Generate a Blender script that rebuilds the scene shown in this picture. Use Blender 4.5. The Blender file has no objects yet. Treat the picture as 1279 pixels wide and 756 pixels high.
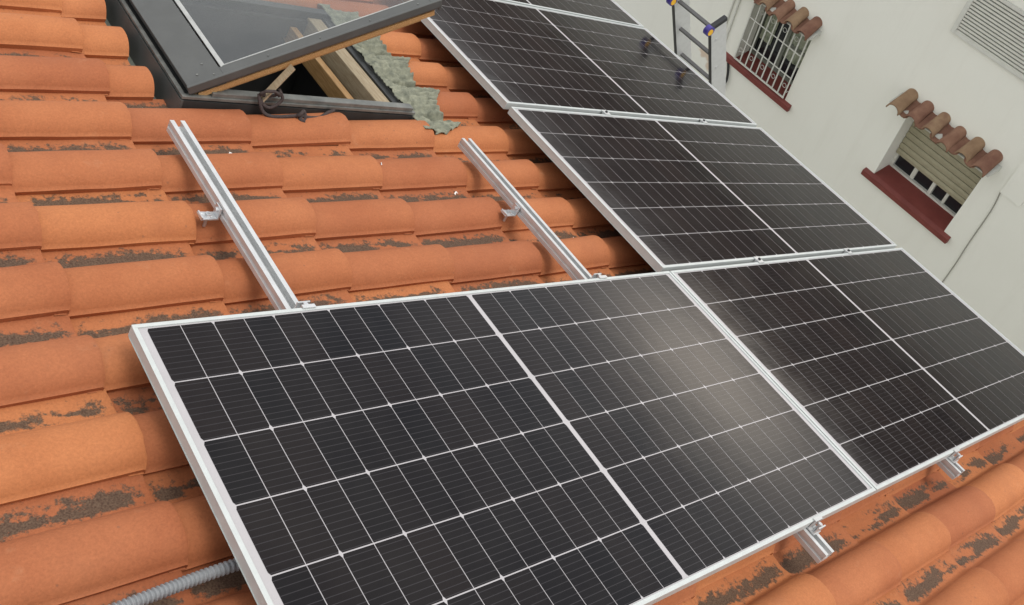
import bpy, bmesh, math, random
from mathutils import Vector, Matrix, noise
random.seed(7)
PI = math.pi
SC = bpy.context.scene
COL = SC.collection

# ------------------------------------------------------------------ camera
FPX, PCX, PCY, IW, IH = 1175.595, 560.405, 332.202, 1279.0, 756.0
CAMC = Vector((-0.169188, -1.407011, 1.784725))
RX = (0.850175, -0.521448, 0.072763)
RY = (-0.359939, -0.676501, -0.642487)
RZ = (0.384248, 0.520036, -0.762834)
cd = bpy.data.cameras.new('camera'); cam = bpy.data.objects.new('camera', cd); COL.objects.link(cam)
cd.sensor_width = 36.0; cd.lens = FPX / IW * 36.0
cd.shift_x = (IW / 2 - PCX) / IW; cd.shift_y = -(IH / 2 - PCY) / IW
cd.clip_start = 0.02; cd.clip_end = 2000
m = Matrix(((RX[0], -RY[0], -RZ[0], CAMC.x), (RX[1], -RY[1], -RZ[1], CAMC.y), (RX[2], -RY[2], -RZ[2], CAMC.z), (0, 0, 0, 1)))
cam.matrix_world = m
SC.camera = cam

# ------------------------------------------------------------------ light
SUN_EL, SUN_AZ = 60.0, 318.0            # azimuth measured from +X towards +Y
W = bpy.data.worlds.new('World'); SC.world = W; W.use_nodes = True
nt = W.node_tree; nt.nodes.clear()
def wn(t, **k):
    n = nt.nodes.new(t)
    for a, b in k.items(): setattr(n, a, b)
    return n
out = wn('ShaderNodeOutputWorld'); bg = wn('ShaderNodeBackground'); nt.links.new(bg.outputs[0], out.inputs[0])
sky = wn('ShaderNodeTexSky', sky_type='NISHITA', sun_disc=False)
sky.sun_elevation = math.radians(SUN_EL); sky.sun_rotation = math.radians(90 - SUN_AZ)
sky.air_density = 1.0; sky.dust_density = 3.0; sky.ozone_density = 1.0
tc = wn('ShaderNodeTexCoord')
mp = wn('ShaderNodeMapping'); mp.inputs['Scale'].default_value = (1.6, 1.6, 3.2)
nt.links.new(tc.outputs['Generated'], mp.inputs[0])
cn = wn('ShaderNodeTexNoise'); cn.inputs['Scale'].default_value = 1.7; cn.inputs['Detail'].default_value = 6; cn.inputs['Roughness'].default_value = .55
nt.links.new(mp.outputs[0], cn.inputs['Vector'])
cr = wn('ShaderNodeValToRGB'); cr.color_ramp.elements[0].position = .32; cr.color_ramp.elements[1].position = .68
cr.color_ramp.elements[0].color = (5.8, 6.1, 6.5, 1); cr.color_ramp.elements[1].color = (11.5, 11.3, 10.9, 1)
nt.links.new(cn.outputs['Fac'], cr.inputs[0])
mx = wn('ShaderNodeMix', data_type='RGBA'); mx.inputs[0].default_value = .85
nt.links.new(sky.outputs[0], mx.inputs[6]); nt.links.new(cr.outputs[0], mx.inputs[7])
nt.links.new(mx.outputs[2], bg.inputs[0]); bg.inputs[1].default_value = 0.10
# warm glow added low in the unseen sky, to reflect in the near panel
def wm(op, a, b=None, c=None):
    n = wn('ShaderNodeMath', operation=op)
    for i, x in enumerate((a, b, c)):
        if x is None: continue
        if isinstance(x, (int, float)): n.inputs[i].default_value = x
        else: nt.links.new(x, n.inputs[i])
    return n.outputs[0]
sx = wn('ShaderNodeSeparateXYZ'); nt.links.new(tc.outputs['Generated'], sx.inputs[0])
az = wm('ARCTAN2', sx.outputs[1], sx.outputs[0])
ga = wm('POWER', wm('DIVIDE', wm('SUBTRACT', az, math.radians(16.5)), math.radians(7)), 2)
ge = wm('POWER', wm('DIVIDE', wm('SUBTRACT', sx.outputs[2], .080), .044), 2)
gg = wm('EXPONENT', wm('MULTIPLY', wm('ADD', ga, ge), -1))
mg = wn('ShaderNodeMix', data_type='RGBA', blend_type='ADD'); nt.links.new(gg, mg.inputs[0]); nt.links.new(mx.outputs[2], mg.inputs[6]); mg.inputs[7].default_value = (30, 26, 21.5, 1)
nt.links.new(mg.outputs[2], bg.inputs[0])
sd = bpy.data.lights.new('sun', 'SUN'); sun = bpy.data.objects.new('sun', sd); COL.objects.link(sun)
sd.energy = 1.4; sd.angle = math.radians(30); sd.color = (1, .95, .88)
sv = Vector((math.cos(math.radians(SUN_EL)) * math.cos(math.radians(SUN_AZ)), math.cos(math.radians(SUN_EL)) * math.sin(math.radians(SUN_AZ)), math.sin(math.radians(SUN_EL))))
sun.rotation_euler = sv.to_track_quat('Z', 'Y').to_euler(); sun.location = (0, 0, 20)
vs = SC.view_settings; vs.view_transform = 'Standard'; vs.look = 'None'; vs.exposure = 0.5; vs.gamma = 1.0; vs.use_curve_mapping = False
SC.render.engine = 'CYCLES'

# ------------------------------------------------------------------ frames of reference
PITCH = math.radians(25)
MR = Matrix(((math.cos(PITCH), 0, math.sin(PITCH)), (0, 1, 0), (-math.sin(PITCH), 0, math.cos(PITCH))))
def roofpt(u, v, h): return MR @ Vector((u, v, h))

# ------------------------------------------------------------------ material helpers
def mat(name):
    M = bpy.data.materials.new(name); M.use_nodes = True
    N = M.node_tree; b = N.nodes['Principled BSDF']
    return M, N, b
def node(N, t, **k):
    n = N.nodes.new(t)
    for a, b in k.items():
        if a.startswith('i_'): n.inputs[a[2:]].default_value = b
        else: setattr(n, a, b)
    return n
def simple(name, col, rough=.6, metal=0., var=.12, scale=12., bump=0., bscale=80., col2=None, detail=5, coat=0., spec=.5, rvar=.1, stretch=None):
    """noisy base colour + roughness variation + bump"""
    M, N, b = mat(name)
    tc = node(N, 'ShaderNodeTexCoord'); src = tc.outputs['Object']
    if stretch:
        mpp = node(N, 'ShaderNodeMapping'); mpp.inputs['Scale'].default_value = stretch
        N.links.new(src, mpp.inputs[0]); src = mpp.outputs[0]
    nz = node(N, 'ShaderNodeTexNoise', i_Scale=scale, i_Detail=detail, i_Roughness=.6); N.links.new(src, nz.inputs['Vector'])
    rp = node(N, 'ShaderNodeValToRGB'); rp.color_ramp.elements[0].position = .3; rp.color_ramp.elements[1].position = .7
    c2 = col2 or tuple(min(1, c * (1 + var)) for c in col); c1 = tuple(c * (1 - var) for c in col) if not col2 else col
    rp.color_ramp.elements[0].color = (*c1, 1); rp.color_ramp.elements[1].color = (*c2, 1)
    N.links.new(nz.outputs['Fac'], rp.inputs[0]); N.links.new(rp.outputs[0], b.inputs['Base Color'])
    mr = node(N, 'ShaderNodeMapRange'); mr.inputs[3].default_value = max(0.02, rough - rvar); mr.inputs[4].default_value = min(1, rough + rvar)
    N.links.new(nz.outputs['Fac'], mr.inputs[0]); N.links.new(mr.outputs[0], b.inputs['Roughness'])
    b.inputs['Metallic'].default_value = metal; b.inputs['Coat Weight'].default_value = coat; b.inputs['Specular IOR Level'].default_value = spec
    if bump:
        n2 = node(N, 'ShaderNodeTexNoise', i_Scale=bscale, i_Detail=6, i_Roughness=.65); N.links.new(src, n2.inputs['Vector'])
        bp = node(N, 'ShaderNodeBump', i_Strength=bump, i_Distance=.004); N.links.new(n2.outputs['Fac'], bp.inputs['Height']); N.links.new(bp.outputs[0], b.inputs['Normal'])
    return M

MT = {}
MT['alu'] = simple('anodised_aluminium', (.62, .63, .63), .42, .6, .06, 30, .05, 200)
MT['alu_frame'] = simple('satin_frame_aluminium', (.52, .55, .54), .45, .25, .05, 25, .04, 200)
MT['rung'] = simple('grey_ribbed_rung', (.10, .10, .10), .6, .3, .1, 60)
MT['old_frame'] = simple('grey_green_frame', (.17, .18, .15), .6, 0, .15, 12)
MT['lip'] = simple('edge_highlight_cladding', (.12, .125, .12), .4, .4, 0, 20, .1, 100, col2=(.22, .225, .21))  # lightened grey paints in the highlight along the frame cover edges
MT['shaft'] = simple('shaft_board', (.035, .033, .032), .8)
MT['steel'] = simple('galvanised_steel', (.62, .63, .64), .35, .8, .1, 60, .1, 150)
MT['black_rubber'] = simple('black_plastic', (.012, .012, .014), .45)
MT['blue_plastic'] = simple('blue_plastic', (.045, .03, .22), .4)
MT['yellow_plastic'] = simple('yellow_plastic', (.75, .42, .02), .4)
MT['cladding'] = simple('grey_window_cladding', (.085, .088, .085), .42, .25, .12, 9, .05, 120)
MT['cladding_dark'] = simple('dark_window_cladding', (.03, .032, .032), .5, .2, .15, 12, .05, 120)
MT['flash'] = simple('weathered_zinc_flashing', (.12, .13, .115), .6, .3, .0, 10, .25, 60, col2=(.19, .21, .17))
MT['apron'] = simple('weathered_lead_apron', (.11, .12, .09), .8, 0, .0, 30, .6, 90, col2=(.27, .275, .205))
MT['apron_dark'] = simple('butyl_edge', (.05, .05, .048), .7)
MT['wood'] = simple('varnished_pine', (.30, .155, .05), .5, 0, .0, 14, .2, 60, col2=(.5, .30, .13), stretch=(14, 1.2, 14))
MT['wood_old'] = simple('greyed_pine', (.26, .19, .11), .7, 0, .0, 14, .3, 60, col2=(.42, .35, .24), stretch=(14, 1.0, 14))
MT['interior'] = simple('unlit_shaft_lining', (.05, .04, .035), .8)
MT['rope'] = simple('dark_rope', (.055, .04, .038), .9, 0, .3, 200, .8, 400)
MT['gasket'] = simple('pale_glass_gasket', (.36, .37, .36), .5, 0, .15, 25)
MT['conduit'] = simple('grey_corrugated_plastic', (.20, .21, .22), .5, 0, .1, 20)
MT['white_plastic'] = simple('white_offcut', (.78, .78, .76), .6)
MT['terracotta_plain'] = simple('hood_terracotta', (.36, .15, .09), .85, 0, .0, 5, .4, 60, col2=(.46, .27, .13))
MT['mortar'] = simple('white_mortar', (.55, .55, .50), .9, 0, .1, 15, .6, 60)
MT['sill_red'] = simple('red_glazed_sill', (.15, .030, .024), .6, 0, .0, 7, .15, 40, col2=(.20, .046, .036))
MT['white_paint'] = simple('white_painted_metal', (.62, .62, .57), .5, 0, .06, 12, .1, 80)
MT['shutter'] = simple('beige_roller_shutter', (.36, .33, .23), .6, 0, .08, 12)
MT['gap_shade'] = simple('slat_gap_shade', (.14, .125, .09), .7)  # dark tone for the painted shade behind the vent slats
MT['vent'] = simple('white_louvre', (.60, .60, .54), .55, 0, .05, 12)
MT['curtain'] = simple('green_curtain', (.16, .19, .13), .9, 0, .0, 16, .4, 40, col2=(.42, .44, .34))
MT['wood_red'] = simple('dark_red_woodwork', (.07, .012, .012), .6)
MT['cable'] = simple('black_cable', (.02, .02, .02), .6)
MT['cable_grey'] = simple('grey_cable', (.30, .29, .25), .7)
MT['moss'] = simple('dark_moss', (.028, .025, .020), .95, 0, .0, 25, .6, 300, col2=(.075, .064, .045))
MT['ground'] = simple('concrete_paving', (.18, .175, .16), .85, 0, .2, 1.2, .3, 20)
MT['room'] = simple('dark_room', (.02, .02, .02), .9)

def glass_mat(name, tint=(.80, .82, .81), rough=.02):
    M, N, b = mat(name)
    o = N.nodes['Material Output']; N.nodes.remove(b)
    tr = node(N, 'ShaderNodeBsdfTransparent'); tr.inputs[0].default_value = (*tint, 1)
    gl = node(N, 'ShaderNodeBsdfGlossy'); gl.inputs['Roughness'].default_value = rough; gl.inputs[0].default_value = (1, 1, 1, 1)
    lw = node(N, 'ShaderNodeLayerWeight', i_Blend=.5); pw = node(N, 'ShaderNodeMath', operation='POWER'); pw.inputs[1].default_value = 3.5; N.links.new(lw.outputs['Facing'], pw.inputs[0])
    fr = node(N, 'ShaderNodeMath', operation='MULTIPLY_ADD'); fr.inputs[1].default_value = .85; fr.inputs[2].default_value = .06; N.links.new(pw.outputs[0], fr.inputs[0]); ms = node(N, 'ShaderNodeMixShader')
    N.links.new(fr.outputs[0], ms.inputs[0]); N.links.new(tr.outputs[0], ms.inputs[1]); N.links.new(gl.outputs[0], ms.inputs[2]); N.links.new(ms.outputs[0], o.inputs[0])
    return M
MT['glass'] = glass_mat('roof_window_glass')
M_, N_, b_ = mat('dark_pane'); b_.inputs['Base Color'].default_value = (.015, .017, .02, 1); b_.inputs['Roughness'].default_value = .08
MT['pane'] = M_

# solar cells under textured glass: object coords: x = u, y = v (local to panel)
def cell_mat():
    M, N, b = mat('monocrystalline_cells')
    tc = node(N, 'ShaderNodeTexCoord'); sp = node(N, 'ShaderNodeSeparateXYZ'); N.links.new(tc.outputs['Object'], sp.inputs[0])
    def math_(op, a, c=None):
        n = node(N, 'ShaderNodeMath', operation=op)
        for i, x in enumerate((a, c)):
            if x is None: continue
            if isinstance(x, (int, float)): n.inputs[i].default_value = x
            else: N.links.new(x, n.inputs[i])
        return n.outputs[0]
    # busbars: 10 per 168.5 mm cell, running along u
    fv = math_('FRACT', math_('MULTIPLY', sp.outputs['Y'], 10 / .1685))
    bus = math_('LESS_THAN', math_('ABSOLUTE', math_('SUBTRACT', fv, .5)), .055)
    fing = math_('FRACT', math_('MULTIPLY', sp.outputs['X'], 1 / .0085))
    pad = math_('MULTIPLY', bus, math_('LESS_THAN', fing, .0))
    nz = node(N, 'ShaderNodeTexNoise', i_Scale=2.2, i_Detail=3); N.links.new(tc.outputs['Object'], nz.inputs['Vector'])
    at = node(N, 'ShaderNodeAttribute', attribute_name='tint')
    rp = node(N, 'ShaderNodeValToRGB')
    rp.color_ramp.elements[0].color = (.0025, .0022, .0035, 1); rp.color_ramp.elements[1].color = (.0065, .0040, .0045, 1)
    N.links.new(at.outputs['Fac'], rp.inputs[0])
    m1 = node(N, 'ShaderNodeMix', data_type='RGBA'); N.links.new(bus, m1.inputs[0]); N.links.new(rp.outputs[0], m1.inputs[6]); m1.inputs[7].default_value = (.026, .024, .027, 1)
    # dust film on the glass
    nd = node(N, 'ShaderNodeTexNoise', i_Scale=3.5, i_Detail=8, i_Roughness=.7); N.links.new(tc.outputs['Object'], nd.inputs['Vector'])
    md = node(N, 'ShaderNodeMapRange'); md.inputs[1].default_value = .35; md.inputs[2].default_value = .8; md.inputs[3].default_value = .001; md.inputs[4].default_value = .020
    N.links.new(nd.outputs['Fac'], md.inputs[0])
    m2 = node(N, 'ShaderNodeMix', data_type='RGBA'); N.links.new(md.outputs[0], m2.inputs[0]); N.links.new(m1.outputs[2], m2.inputs[6]); m2.inputs[7].default_value = (.40, .36, .31, 1)
    N.links.new(m2.outputs[2], b.inputs['Base Color'])
    mrr = node(N, 'ShaderNodeMapRange'); mrr.inputs[3].default_value = .05; mrr.inputs[4].default_value = .17
    N.links.new(nd.outputs['Fac'], mrr.inputs[0]); N.links.new(mrr.outputs[0], b.inputs['Roughness'])
    b.inputs['IOR'].default_value = 1.27
    n3 = node(N, 'ShaderNodeTexNoise', i_Scale=7.0, i_Detail=2); N.links.new(tc.outputs['Object'], n3.inputs['Vector'])
    bp = node(N, 'ShaderNodeBump', i_Strength=.05, i_Distance=.01); N.links.new(n3.outputs['Fac'], bp.inputs['Height']); N.links.new(bp.outputs[0], b.inputs['Normal'])
    return M
MT['cells'] = cell_mat()
MT['backsheet'] = simple('white_backsheet', (.40, .385, .395), .3, 0, .05, 8)
MT['ribbon'] = simple('tinned_ribbon', (.42, .40, .41), .25, 0, .05, 8)

def tile_mat():
    M, N, b = mat('terracotta_tiles')
    tc = node(N, 'ShaderNodeTexCoord'); O = tc.outputs['Object']
    n1 = node(N, 'ShaderNodeTexNoise', i_Scale=3.0, i_Detail=6, i_Roughness=.6); N.links.new(O, n1.inputs['Vector'])
    rp = node(N, 'ShaderNodeValToRGB'); e = rp.color_ramp.elements
    e[0].position = .28; e[0].color = (.325, .104, .040, 1); e[1].position = .72; e[1].color = (.415, .152, .062, 1)
    N.links.new(n1.outputs['Fac'], rp.inputs[0])
    at = node(N, 'ShaderNodeAttribute', attribute_name='tint')
    hs = node(N, 'ShaderNodeHueSaturation'); N.links.new(rp.outputs[0], hs.inputs['Color'])
    mr = node(N, 'ShaderNodeMapRange'); mr.inputs[3].default_value = .86; mr.inputs[4].default_value = 1.10
    N.links.new(at.outputs['Fac'], mr.inputs[0]); N.links.new(mr.outputs[0], hs.inputs['Value'])
    mr2 = node(N, 'ShaderNodeMapRange'); mr2.inputs[3].default_value = .4965; mr2.inputs[4].default_value = .5035
    N.links.new(at.outputs['Fac'], mr2.inputs[0]); N.links.new(mr2.outputs[0], hs.inputs['Hue'])
    # fine speckle + pale lime streaks
    n2 = node(N, 'ShaderNodeTexNoise', i_Scale=160, i_Detail=4, i_Roughness=.7); N.links.new(O, n2.inputs['Vector'])
    mo = node(N, 'ShaderNodeMix', data_type='RGBA', blend_type='OVERLAY'); mo.inputs[0].default_value = .35
    N.links.new(hs.outputs[0], mo.inputs[6]); N.links.new(n2.outputs['Fac'], mo.inputs[7])
    n4 = node(N, 'ShaderNodeTexNoise', i_Scale=9, i_Detail=9, i_Roughness=.72); N.links.new(O, n4.inputs['Vector'])
    r4 = node(N, 'ShaderNodeMapRange'); r4.inputs[1].default_value = .60; r4.inputs[2].default_value = .78; r4.inputs[4].default_value = .35; N.links.new(n4.outputs['Fac'], r4.inputs[0])
    ml = node(N, 'ShaderNodeMix', data_type='RGBA'); N.links.new(r4.outputs[0], ml.inputs[0]); N.links.new(mo.outputs[2], ml.inputs[6]); ml.inputs[7].default_value = (.50, .27, .15, 1)
    # small black lichen spots
    vo = node(N, 'ShaderNodeTexVoronoi', i_Scale=26); N.links.new(O, vo.inputs['Vector'])
    n5 = node(N, 'ShaderNodeTexNoise', i_Scale=6, i_Detail=3); N.links.new(O, n5.inputs['Vector'])
    ls = node(N, 'ShaderNodeMath', operation='LESS_THAN'); ls.inputs[1].default_value = .10; N.links.new(vo.outputs['Distance'], ls.inputs[0])
    g5 = node(N, 'ShaderNodeMath', operation='GREATER_THAN'); g5.inputs[1].default_value = .58; N.links.new(n5.outputs['Fac'], g5.inputs[0])
    mm = node(N, 'ShaderNodeMath', operation='MULTIPLY'); N.links.new(ls.outputs[0], mm.inputs[0]); N.links.new(g5.outputs[0], mm.inputs[1])
    mm2 = node(N, 'ShaderNodeMath', operation='MULTIPLY'); N.links.new(mm.outputs[0], mm2.inputs[0]); mm2.inputs[1].default_value = .45
    m5 = node(N, 'ShaderNodeMix', data_type='RGBA'); N.links.new(mm2.outputs[0], m5.inputs[0]); N.links.new(ml.outputs[2], m5.inputs[6]); m5.inputs[7].default_value = (.16, .08, .05, 1)
    # uneven firing: darker red-brown flashes
    n9 = node(N, 'ShaderNodeTexNoise', i_Scale=4.2, i_Detail=7, i_Roughness=.68); N.links.new(O, n9.inputs['Vector'])
    r9 = node(N, 'ShaderNodeMapRange'); r9.inputs[1].default_value = .52; r9.inputs[2].default_value = .74; r9.inputs[4].default_value = .42; N.links.new(n9.outputs['Fac'], r9.inputs[0])
    m9 = node(N, 'ShaderNodeMix', data_type='RGBA'); N.links.new(r9.outputs[0], m9.inputs[0]); N.links.new(m5.outputs[2], m9.inputs[6]); m9.inputs[7].default_value = (.27, .092, .042, 1)
    m5 = m9
    # dark biological staining, from the vertex attribute and broken up by fine noise
    am = node(N, 'ShaderNodeAttribute', attribute_name='moss')
    n6 = node(N, 'ShaderNodeTexNoise', i_Scale=52, i_Detail=8, i_Roughness=.72); N.links.new(O, n6.inputs['Vector'])
    k6 = node(N, 'ShaderNodeMath', operation='MULTIPLY_ADD'); k6.inputs[1].default_value = 2.1; k6.inputs[2].default_value = -.55; N.links.new(n6.outputs['Fac'], k6.inputs[0])
    ad = node(N, 'ShaderNodeMath', operation='ADD'); N.links.new(am.outputs['Fac'], ad.inputs[0]); N.links.new(k6.outputs[0], ad.inputs[1])
    ms = node(N, 'ShaderNodeMapRange'); ms.inputs[1].default_value = .86; ms.inputs[2].default_value = 1.10; ms.inputs[4].default_value = .9; N.links.new(ad.outputs[0], ms.inputs[0])
    n7 = node(N, 'ShaderNodeTexNoise', i_Scale=230, i_Detail=3); N.links.new(O, n7.inputs['Vector'])
    r7 = node(N, 'ShaderNodeValToRGB'); r7.color_ramp.elements[0].position = .3; r7.color_ramp.elements[0].color = (.026, .021, .017, 1); r7.color_ramp.elements[1].position = .66; r7.color_ramp.elements[1].color = (.105, .080, .055, 1)
    N.links.new(n7.outputs['Fac'], r7.inputs[0])
    m6 = node(N, 'ShaderNodeMix', data_type='RGBA'); N.links.new(ms.outputs[0], m6.inputs[0]); N.links.new(m5.outputs[2], m6.inputs[6]); N.links.new(r7.outputs[0], m6.inputs[7])
    N.links.new(m6.outputs[2], b.inputs['Base Color'])
    b.inputs['Roughness'].default_value = .8; b.inputs['Specular IOR Level'].default_value = .3
    bp = node(N, 'ShaderNodeBump', i_Strength=.22, i_Distance=.003); N.links.new(n2.outputs['Fac'], bp.inputs['Height'])
    bp2 = node(N, 'ShaderNodeBump', i_Strength=.35, i_Distance=.006); N.links.new(n4.outputs['Fac'], bp2.inputs['Height']); N.links.new(bp.outputs[0], bp2.inputs['Normal'])
    N.links.new(bp2.outputs[0], b.inputs['Normal'])
    return M
MT['tile'] = tile_mat()

def render_mat():
    M, N, b = mat('painted_render')
    tc = node(N, 'ShaderNodeTexCoord'); O = tc.outputs['Object']
    n1 = node(N, 'ShaderNodeTexNoise', i_Scale=.55, i_Detail=7, i_Roughness=.55); N.links.new(O, n1.inputs['Vector'])
    rp = node(N, 'ShaderNodeValToRGB'); e = rp.color_ramp.elements
    e[0].position = .3; e[0].color = (.795, .79, .72, 1); e[1].position = .7; e[1].color = (.83, .83, .765, 1)
    N.links.new(n1.outputs['Fac'], rp.inputs[0])
    mpp = node(N, 'ShaderNodeMapping'); mpp.inputs['Scale'].default_value = (1, 3.5, .5); N.links.new(O, mpp.inputs[0])
    n2 = node(N, 'ShaderNodeTexNoise', i_Scale=1.6, i_Detail=8, i_Roughness=.65); N.links.new(mpp.outputs[0], n2.inputs['Vector'])
    r2 = node(N, 'ShaderNodeMapRange'); r2.inputs[1].default_value = .52; r2.inputs[2].default_value = .8; r2.inputs[4].default_value = .22; N.links.new(n2.outputs['Fac'], r2.inputs[0])
    m1 = node(N, 'ShaderNodeMix', data_type='RGBA'); N.links.new(r2.outputs[0], m1.inputs[0]); N.links.new(rp.outputs[0], m1.inputs[6]); m1.inputs[7].default_value = (.66, .64, .57, 1)
    # flaked patches where the brown undercoat shows, by the ladder
    prev = m1.outputs[2]
    for (cy, cz, ry, rz) in ((5.25, -5.72, .16, .10), (5.12, -5.86, .09, .08), (4.86, -5.86, .07, .06)):
        vm = node(N, 'ShaderNodeMapping'); vm.vector_type = 'POINT'; vm.inputs['Location'].default_value = (0, -cy / ry, -cz / rz); vm.inputs['Scale'].default_value = (0, 1 / ry, 1 / rz)
        N.links.new(O, vm.inputs[0]); ln = node(N, 'ShaderNodeVectorMath', operation='LENGTH'); N.links.new(vm.outputs[0], ln.inputs[0])
        n3 = node(N, 'ShaderNodeTexNoise', i_Scale=9, i_Detail=6); N.links.new(O, n3.inputs['Vector'])
        ad = node(N, 'ShaderNodeMath', operation='MULTIPLY_ADD'); N.links.new(n3.outputs['Fac'], ad.inputs[0]); ad.inputs[1].default_value = 1.6; N.links.new(ln.outputs['Value'], ad.inputs[2])
        r3 = node(N, 'ShaderNodeMapRange'); r3.inputs[1].default_value = 1.75; r3.inputs[2].default_value = 1.45; r3.inputs[4].default_value = .8; N.links.new(ad.outputs[0], r3.inputs[0])
        m3 = node(N, 'ShaderNodeMix', data_type='RGBA'); N.links.new(r3.outputs[0], m3.inputs[0]); N.links.new(prev, m3.inputs[6]); m3.inputs[7].default_value = (.60, .46, .34, 1)
        prev = m3.outputs[2]
    N.links.new(prev, b.inputs['Base Color']); b.inputs['Roughness'].default_value = .9; b.inputs['Specular IOR Level'].default_value = .2
    n4 = node(N, 'ShaderNodeTexNoise', i_Scale=30, i_Detail=6); N.links.new(O, n4.inputs['Vector'])
    bp = node(N, 'ShaderNodeBump', i_Strength=.18, i_Distance=.008); N.links.new(n4.outputs['Fac'], bp.inputs['Height']); N.links.new(bp.outputs[0], b.inputs['Normal'])
    return M
MT['render'] = render_mat()

# ------------------------------------------------------------------ object helpers
def tag(o, label=None, cat=None, group=None, kind=None):
    if label: o['label'] = label
    if cat: o['category'] = cat
    if group: o['group'] = group
    if kind: o['kind'] = kind
    return o
def empty(name, loc=(0, 0, 0), rot=(0, 0, 0)):
    o = bpy.data.objects.new(name, None); COL.objects.link(o); o.location = loc; o.rotation_euler = rot
    o.empty_display_size = .1; return o
def roof_empty(name, u, v, h): return empty(name, roofpt(u, v, h), (0, PITCH, 0))
class MB:
    """collects boxes, tubes, prisms; builds ONE mesh object"""
    def __init__(s): s.v = []; s.f = []; s.sm = []
    def add(s, vs, fs, smooth=False):
        o = len(s.v); s.v += [tuple(p) for p in vs]; s.f += [tuple(i + o for i in f) for f in fs]; s.sm += [smooth] * len(fs); return s
    def box(s, x0, x1, y0, y1, z0, z1, T=None):
        P = [Vector((x, y, z)) for x in (x0, x1) for y in (y0, y1) for z in (z0, z1)]
        if T is not None: P = [T @ p for p in P]
        return s.add(P, [(0, 1, 3, 2), (4, 6, 7, 5), (0, 4, 5, 1), (2, 3, 7, 6), (0, 2, 6, 4), (1, 5, 7, 3)])
    def bar(s, a, b, w, d, up=(0, 0, 1)):
        a, b = Vector(a), Vector(b); z = (b - a); L = z.length; z.normalize(); x = Vector(up).cross(z)
        if x.length < 1e-4: x = Vector((1, 0, 0))
        x.normalize(); y = z.cross(x)
        T = Matrix(((x.x, y.x, z.x, a.x), (x.y, y.y, z.y, a.y), (x.z, y.z, z.z, a.z), (0, 0, 0, 1)))
        return s.box(-w / 2, w / 2, -d / 2, d / 2, 0, L, T)
    def prism(s, prof, axis_pts, caps=True, smooth=False):
        """prof: list of (x,y) ; axis_pts: list of functions mapping (x,y)->Vector for each station"""
        n = len(prof); P = []
        for fn in axis_pts: P += [fn(x, y) for x, y in prof]
        F = []
        for k in range(len(axis_pts) - 1):
            for i in range(n): j = (i + 1) % n; F.append((k * n + i, k * n + j, (k + 1) * n + j, (k + 1) * n + i))
        s.add(P, F, smooth)
        if caps:
            s.add(P[:n], [tuple(range(n))[::-1]]); s.add(P[-n:], [tuple(range(n))])
        return s
    def tube(s, pts, r, n=8, smooth=True, rfun=None):
        pts = [Vector(p) for p in pts]; fr = []; up = None
        for i, p in enumerate(pts):
            t = (pts[min(i + 1, len(pts) - 1)] - pts[max(i - 1, 0)]).normalized()
            if up is None: up = t.orthogonal().normalized()
            up = (up - t * up.dot(t)).normalized(); fr.append((up.copy(), t.cross(up)))
        P = []
        for i, p in enumerate(pts):
            rr = rfun(i) if rfun else r
            for k in range(n):
                a = 2 * PI * k / n; P.append(p + (fr[i][0] * math.cos(a) + fr[i][1] * math.sin(a)) * rr)
        F = [(i * n + k, i * n + (k + 1) % n, (i + 1) * n + (k + 1) % n, (i + 1) * n + k) for i in range(len(pts) - 1) for k in range(n)]
        s.add(P, F, smooth)
        s.add(P[:n], [tuple(range(n))[::-1]]); s.add(P[-n:], [tuple(range(n))]); return s
    def build(s, name, material, parent=None, loc=None, bevel=0., attrs=None):
        me = bpy.data.meshes.new(name); me.from_pydata(s.v, [], s.f); me.update()
        me.polygons.foreach_set('use_smooth', s.sm)
        if attrs:
            for k, vals in attrs.items():
                a = me.attributes.new(k, 'FLOAT', 'POINT'); a.data.foreach_set('value', vals)
        me.materials.append(material)
        o = bpy.data.objects.new(name, me); COL.objects.link(o)
        if parent: o.parent = parent
        if loc is not None: o.location = loc
        if bevel:
            bm = bmesh.new(); bm.from_mesh(me)
            bmesh.ops.remove_doubles(bm, verts=bm.verts, dist=1e-6)
            bmesh.ops.bevel(bm, geom=list(bm.edges), offset=bevel, segments=2, affect='EDGES', profile=.6, clamp_overlap=True)
            bm.to_mesh(me); bm.free()
        return o
def cat(P, n=8):
    P = [Vector(p) for p in P]; out = []
    for i in range(len(P) - 1):
        p0, p1, p2, p3 = P[max(i - 1, 0)], P[i], P[i + 1], P[min(i + 2, len(P) - 1)]
        for k in range(n):
            t = k / n; out.append(.5 * ((2 * p1) + (-p0 + p2) * t + (2 * p0 - 5 * p1 + 4 * p2 - p3) * t * t + (-p0 + 3 * p1 - 3 * p2 + p3) * t ** 3))
    return out + [P[-1]]
def copy_tree(o, parent=None):
    c = o.copy(); COL.objects.link(c)
    if parent: c.parent = parent
    for ch in list(o.children): copy_tree(ch, c)
    return c

# ------------------------------------------------------------------ ground
g = MB(); g.add([(-400, -400, -9.2), (400, -400, -9.2), (400, 400, -9.2), (-400, 400, -9.2)], [(0, 1, 2, 3)])
tag(g.build('ground', MT['ground']), kind='structure')

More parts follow.
